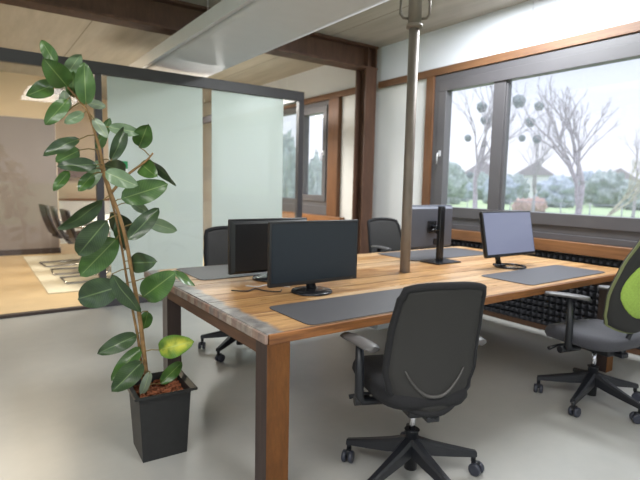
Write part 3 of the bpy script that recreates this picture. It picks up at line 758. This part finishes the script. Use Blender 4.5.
# ------------------------------------------------------------------ outdoors
GZ = -.5
o = struct('ground', MB().box(-300, -300, GZ-.3, 300, 300, GZ), 'lawn')
o = build('path', MB().box(14, -40, GZ, 26, 60, GZ+.02), 'gravel'); o['kind'] = 'structure'
def tree(label, base, h, seed, mat='tree_bark', spread=.62, lean=(0, 0), depth=5, r0=.28, clumps=()):
    rng = random.Random(seed); r = thing('bare_tree', label, 'tree', base, 0, 'bare trees outside the window'); mb = MB()
    def grow(p, d, L, rad, lv):
        n = 4; pts = [p]; q = p.copy(); dd = d.copy()
        for _ in range(n):
            dd = (dd+Vector((rng.uniform(-.12, .12), rng.uniform(-.12, .12), rng.uniform(-.02, .08)))).normalized(); q = q+dd*(L/n); pts.append(q.copy())
        mb.tube(pts, [max(.009, lerp(rad, rad*.62, i/n)) for i in range(n+1)], 7 if lv < 2 else 4)
        if lv >= depth: return
        for k in range(3 if lv < 3 else 2):
            i = n if k == 0 else rng.randint(2, n); a = rng.uniform(0, 2*PI)
            side = Vector((math.cos(a), math.sin(a), 0)); sp = spread*(rng.uniform(.5, 1.1) if k else .35)
            nd = (dd+side*sp+Vector((0, 0, .1))).normalized(); grow(pts[i], nd, L*rng.uniform(.62, .82), rad*.6, lv+1)
    grow(Vector((0, 0, -.05)), Vector((lean[0], lean[1], 1)).normalized(), h*.3, r0, 0)
    build('trunk_and_branches', mb, mat, r)
    for (c, rad) in clumps:
        m2 = MB(); bmesh.ops.create_icosphere(m2.bm, subdivisions=3, radius=rad)
        for v in m2.bm.verts: v.co *= 1+.35*noise.noise(v.co*9/rad*.3+Vector((seed, 0, 0)))
        m2.shift(c); build('mistletoe_clump', m2, 'mistletoe', r)
    return r
def gp(px, dist, z_=GZ):
    d = ray(px, 190); k = dist/math.hypot(d.x, d.y); return Vector((d.x*k, d.y*k, z_))
tree('large bare tree in the middle of the big window', gp(578, 25), 7.4, 4, r0=.17, spread=.75, depth=6)
b = gp(476, 32)
cl = [(at(px_, py_, 0, b.x)-b, rad*.8) for px_, py_, rad in ((519, 101, .42), (530, 122, .3), (539, 106, .28), (537, 139, .26), (482, 107, .36), (485, 120, .3), (522, 138, .22), (468, 138, .25), (470, 175, .25))]
tree('bare tree with round mistletoe clumps behind the narrow window pane', b, 10.5, 11, r0=.17, spread=.8, clumps=cl, depth=6)
tree('slim bare tree with pale leaning trunk at right of the big window', gp(586, 22), 4.6, 21, 'pale_trunk', spread=.6, lean=(.55, -.75), r0=.08, depth=4)
tree('small bare tree at the left of the big window', gp(535, 36), 7.0, 8, r0=.1, spread=.7)
tree('bare tree at the right end of the big window', gp(634, 36), 7.5, 15, r0=.11, spread=.7)
def blob(name, label, cat, base, w_, h_, mat, seed, group):
    m2 = MB(); bmesh.ops.create_icosphere(m2.bm, subdivisions=4, radius=1)
    for v in m2.bm.verts:
        n_ = v.co.copy(); v.co *= 1+.45*noise.noise(n_*2.8+Vector((seed*3.1, 0, 0)))+.3*noise.noise(n_*7+Vector((0, seed*2.3, 0)))
        v.co = Vector((v.co.x*w_/2, v.co.y*w_/2, max(0, (v.co.z+.85))*h_/1.85))
    for f_ in m2.bm.faces: f_.smooth = True
    o = build(name, m2, mat, loc=base); o['label'] = label; o['category'] = cat; o['group'] = group
rng = random.Random(2)
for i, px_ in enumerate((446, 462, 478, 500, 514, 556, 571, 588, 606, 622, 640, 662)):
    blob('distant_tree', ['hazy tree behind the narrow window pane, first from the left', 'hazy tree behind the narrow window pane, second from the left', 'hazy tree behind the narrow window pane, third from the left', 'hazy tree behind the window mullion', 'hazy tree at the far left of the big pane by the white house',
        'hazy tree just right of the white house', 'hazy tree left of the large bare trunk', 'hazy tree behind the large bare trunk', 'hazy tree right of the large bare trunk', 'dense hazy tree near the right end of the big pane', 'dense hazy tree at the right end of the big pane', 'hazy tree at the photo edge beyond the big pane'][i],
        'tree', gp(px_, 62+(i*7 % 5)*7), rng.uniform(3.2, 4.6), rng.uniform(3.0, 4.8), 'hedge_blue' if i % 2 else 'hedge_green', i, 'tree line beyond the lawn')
for i, px_ in enumerate((522, 531, 540)):
    blob('garden_shrub', ['reddish shrub beyond the window, left of three', 'reddish shrub beyond the window, middle of three', 'reddish shrub beyond the window, right of three'][i], 'shrub', gp(px_, 40+3*i), 1.1, 1.2, 'shrub_red', 30+i, 'reddish shrubs on the lawn')
def house(label, base, w_, d_, h_, rz):
    r = thing('house', label, 'house', base, rz, 'distant houses')
    wl = build('walls', MB().box(-w_/2, -d_/2, 0, w_/2, d_/2, h_), 'house_white', r)
    rf = MB(); rf.rings([[Vector((sx*(w_/2+.3), yy, zz)) for yy, zz in ((-d_/2-.4, h_), (0, h_+d_*.38), (d_/2+.4, h_))] for sx in (-1, 1)], smooth=False)
    build('roof', rf, 'house_roof', r)
    for a in (-.3, 0, .3):
        for zz in (1.2, 3.6):
            if zz+1 < h_: build('window', MB().box(a*w_-.5, -d_/2-.05, zz, a*w_+.5, -d_/2-.002, zz+1.1), 'house_pane', r)
house('white house beyond the lawn at the left of the big pane', gp(534, 98), 6, 6, 4.4, R(30))
house('white house far off behind the narrow pane', gp(484, 97), 7, 7, 4.2, R(30))
house('pale house far off behind the right side of the big pane', gp(616, 118), 9, 7, 3.8, R(30))
fr = thing('garden_fence', 'thin grey wire fence along the path outside the window', 'fence', (27, 4, GZ))
for i in range(18): build('post', MB().cyl((0, i*1.6, 0), (0, i*1.6, 1.25), .03, 6), 'fence_metal', fr)
build('wire', MB().box(-.01, 0, 1.15, .01, 27.2, 1.18).box(-.01, 0, .6, .01, 27.2, .62), 'fence_metal', fr)
# evergreens seen past the rear window
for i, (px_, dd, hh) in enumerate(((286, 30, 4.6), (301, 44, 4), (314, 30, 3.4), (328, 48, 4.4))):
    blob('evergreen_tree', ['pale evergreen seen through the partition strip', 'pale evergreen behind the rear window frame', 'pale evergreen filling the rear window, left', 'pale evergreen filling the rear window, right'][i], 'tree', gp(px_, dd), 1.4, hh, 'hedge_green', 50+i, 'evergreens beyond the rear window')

# ------------------------------------------------------------------ light
wd = bpy.data.worlds.new('sky'); SC.world = wd; wd.use_nodes = True; n = wd.node_tree; n.nodes.clear()
tc = n.nodes.new('ShaderNodeTexCoord'); sp = n.nodes.new('ShaderNodeSeparateXYZ'); rp = n.nodes.new('ShaderNodeValToRGB'); bg = n.nodes.new('ShaderNodeBackground'); ou = n.nodes.new('ShaderNodeOutputWorld')
n.links.new(tc.outputs['Generated'], sp.inputs[0]); n.links.new(sp.outputs['Z'], rp.inputs[0]); n.links.new(rp.outputs[0], bg.inputs[0]); n.links.new(bg.outputs[0], ou.inputs[0])
e = rp.color_ramp.elements; e[0].position = 0; e[0].color = (.33, .335, .36, 1); e[1].position = 1; e[1].color = (.95, 1.0, 1.1, 1)
for p_, c_ in ((.08, (.315, .325, .355)), (.3, (.225, .255, .305)), (.5, (.42, .46, .53))): x = e.new(p_); x.color = c_+(1,)
bg.inputs['Strength'].default_value = 1.9
def area(name, loc, size, energy, col, rx=0., ry=0.):
    l = bpy.data.lights.new(name, 'AREA'); l.shape = 'RECTANGLE'; l.size, l.size_y = size; l.energy = energy; l.color = col
    o = bpy.data.objects.new(name, l); COL.objects.link(o); o.location = loc; o.rotation_euler = (rx, ry, 0); return o
area('ceiling_fill', (-1.4, 0.0, 3.1), (1.2, 3.0), 68, (1, .98, .95))  # fill light added out of view to brighten the left of the room
area('ceiling_fill', (1.6, -.6, 3.1), (1.2, 2.0), 48, (1, .98, .95))  # second added fill, unseen, lifting the room from behind the camera
area('ceiling_fill', (3.7, 2.75, 3.17), (.5, 1.3), 62, (.93, .97, 1))  # added to brighten the window end of the table, source unseen
area('meeting_light', (0.4, 8.0, 3.05), (1.2, .35), 42, (1, .82, .6))
area('meeting_light', (3.05, 7.4, 2.75), (.7, 2.4), 92, (1, .96, .9))  # added behind the partition to brighten the frosted film, itself unseen
v = SC.view_settings; SC.display_settings.display_device = 'sRGB'
v.view_transform = 'Standard'; v.look = 'None'; v.exposure = 1.08; v.gamma = 1; v.use_curve_mapping = False
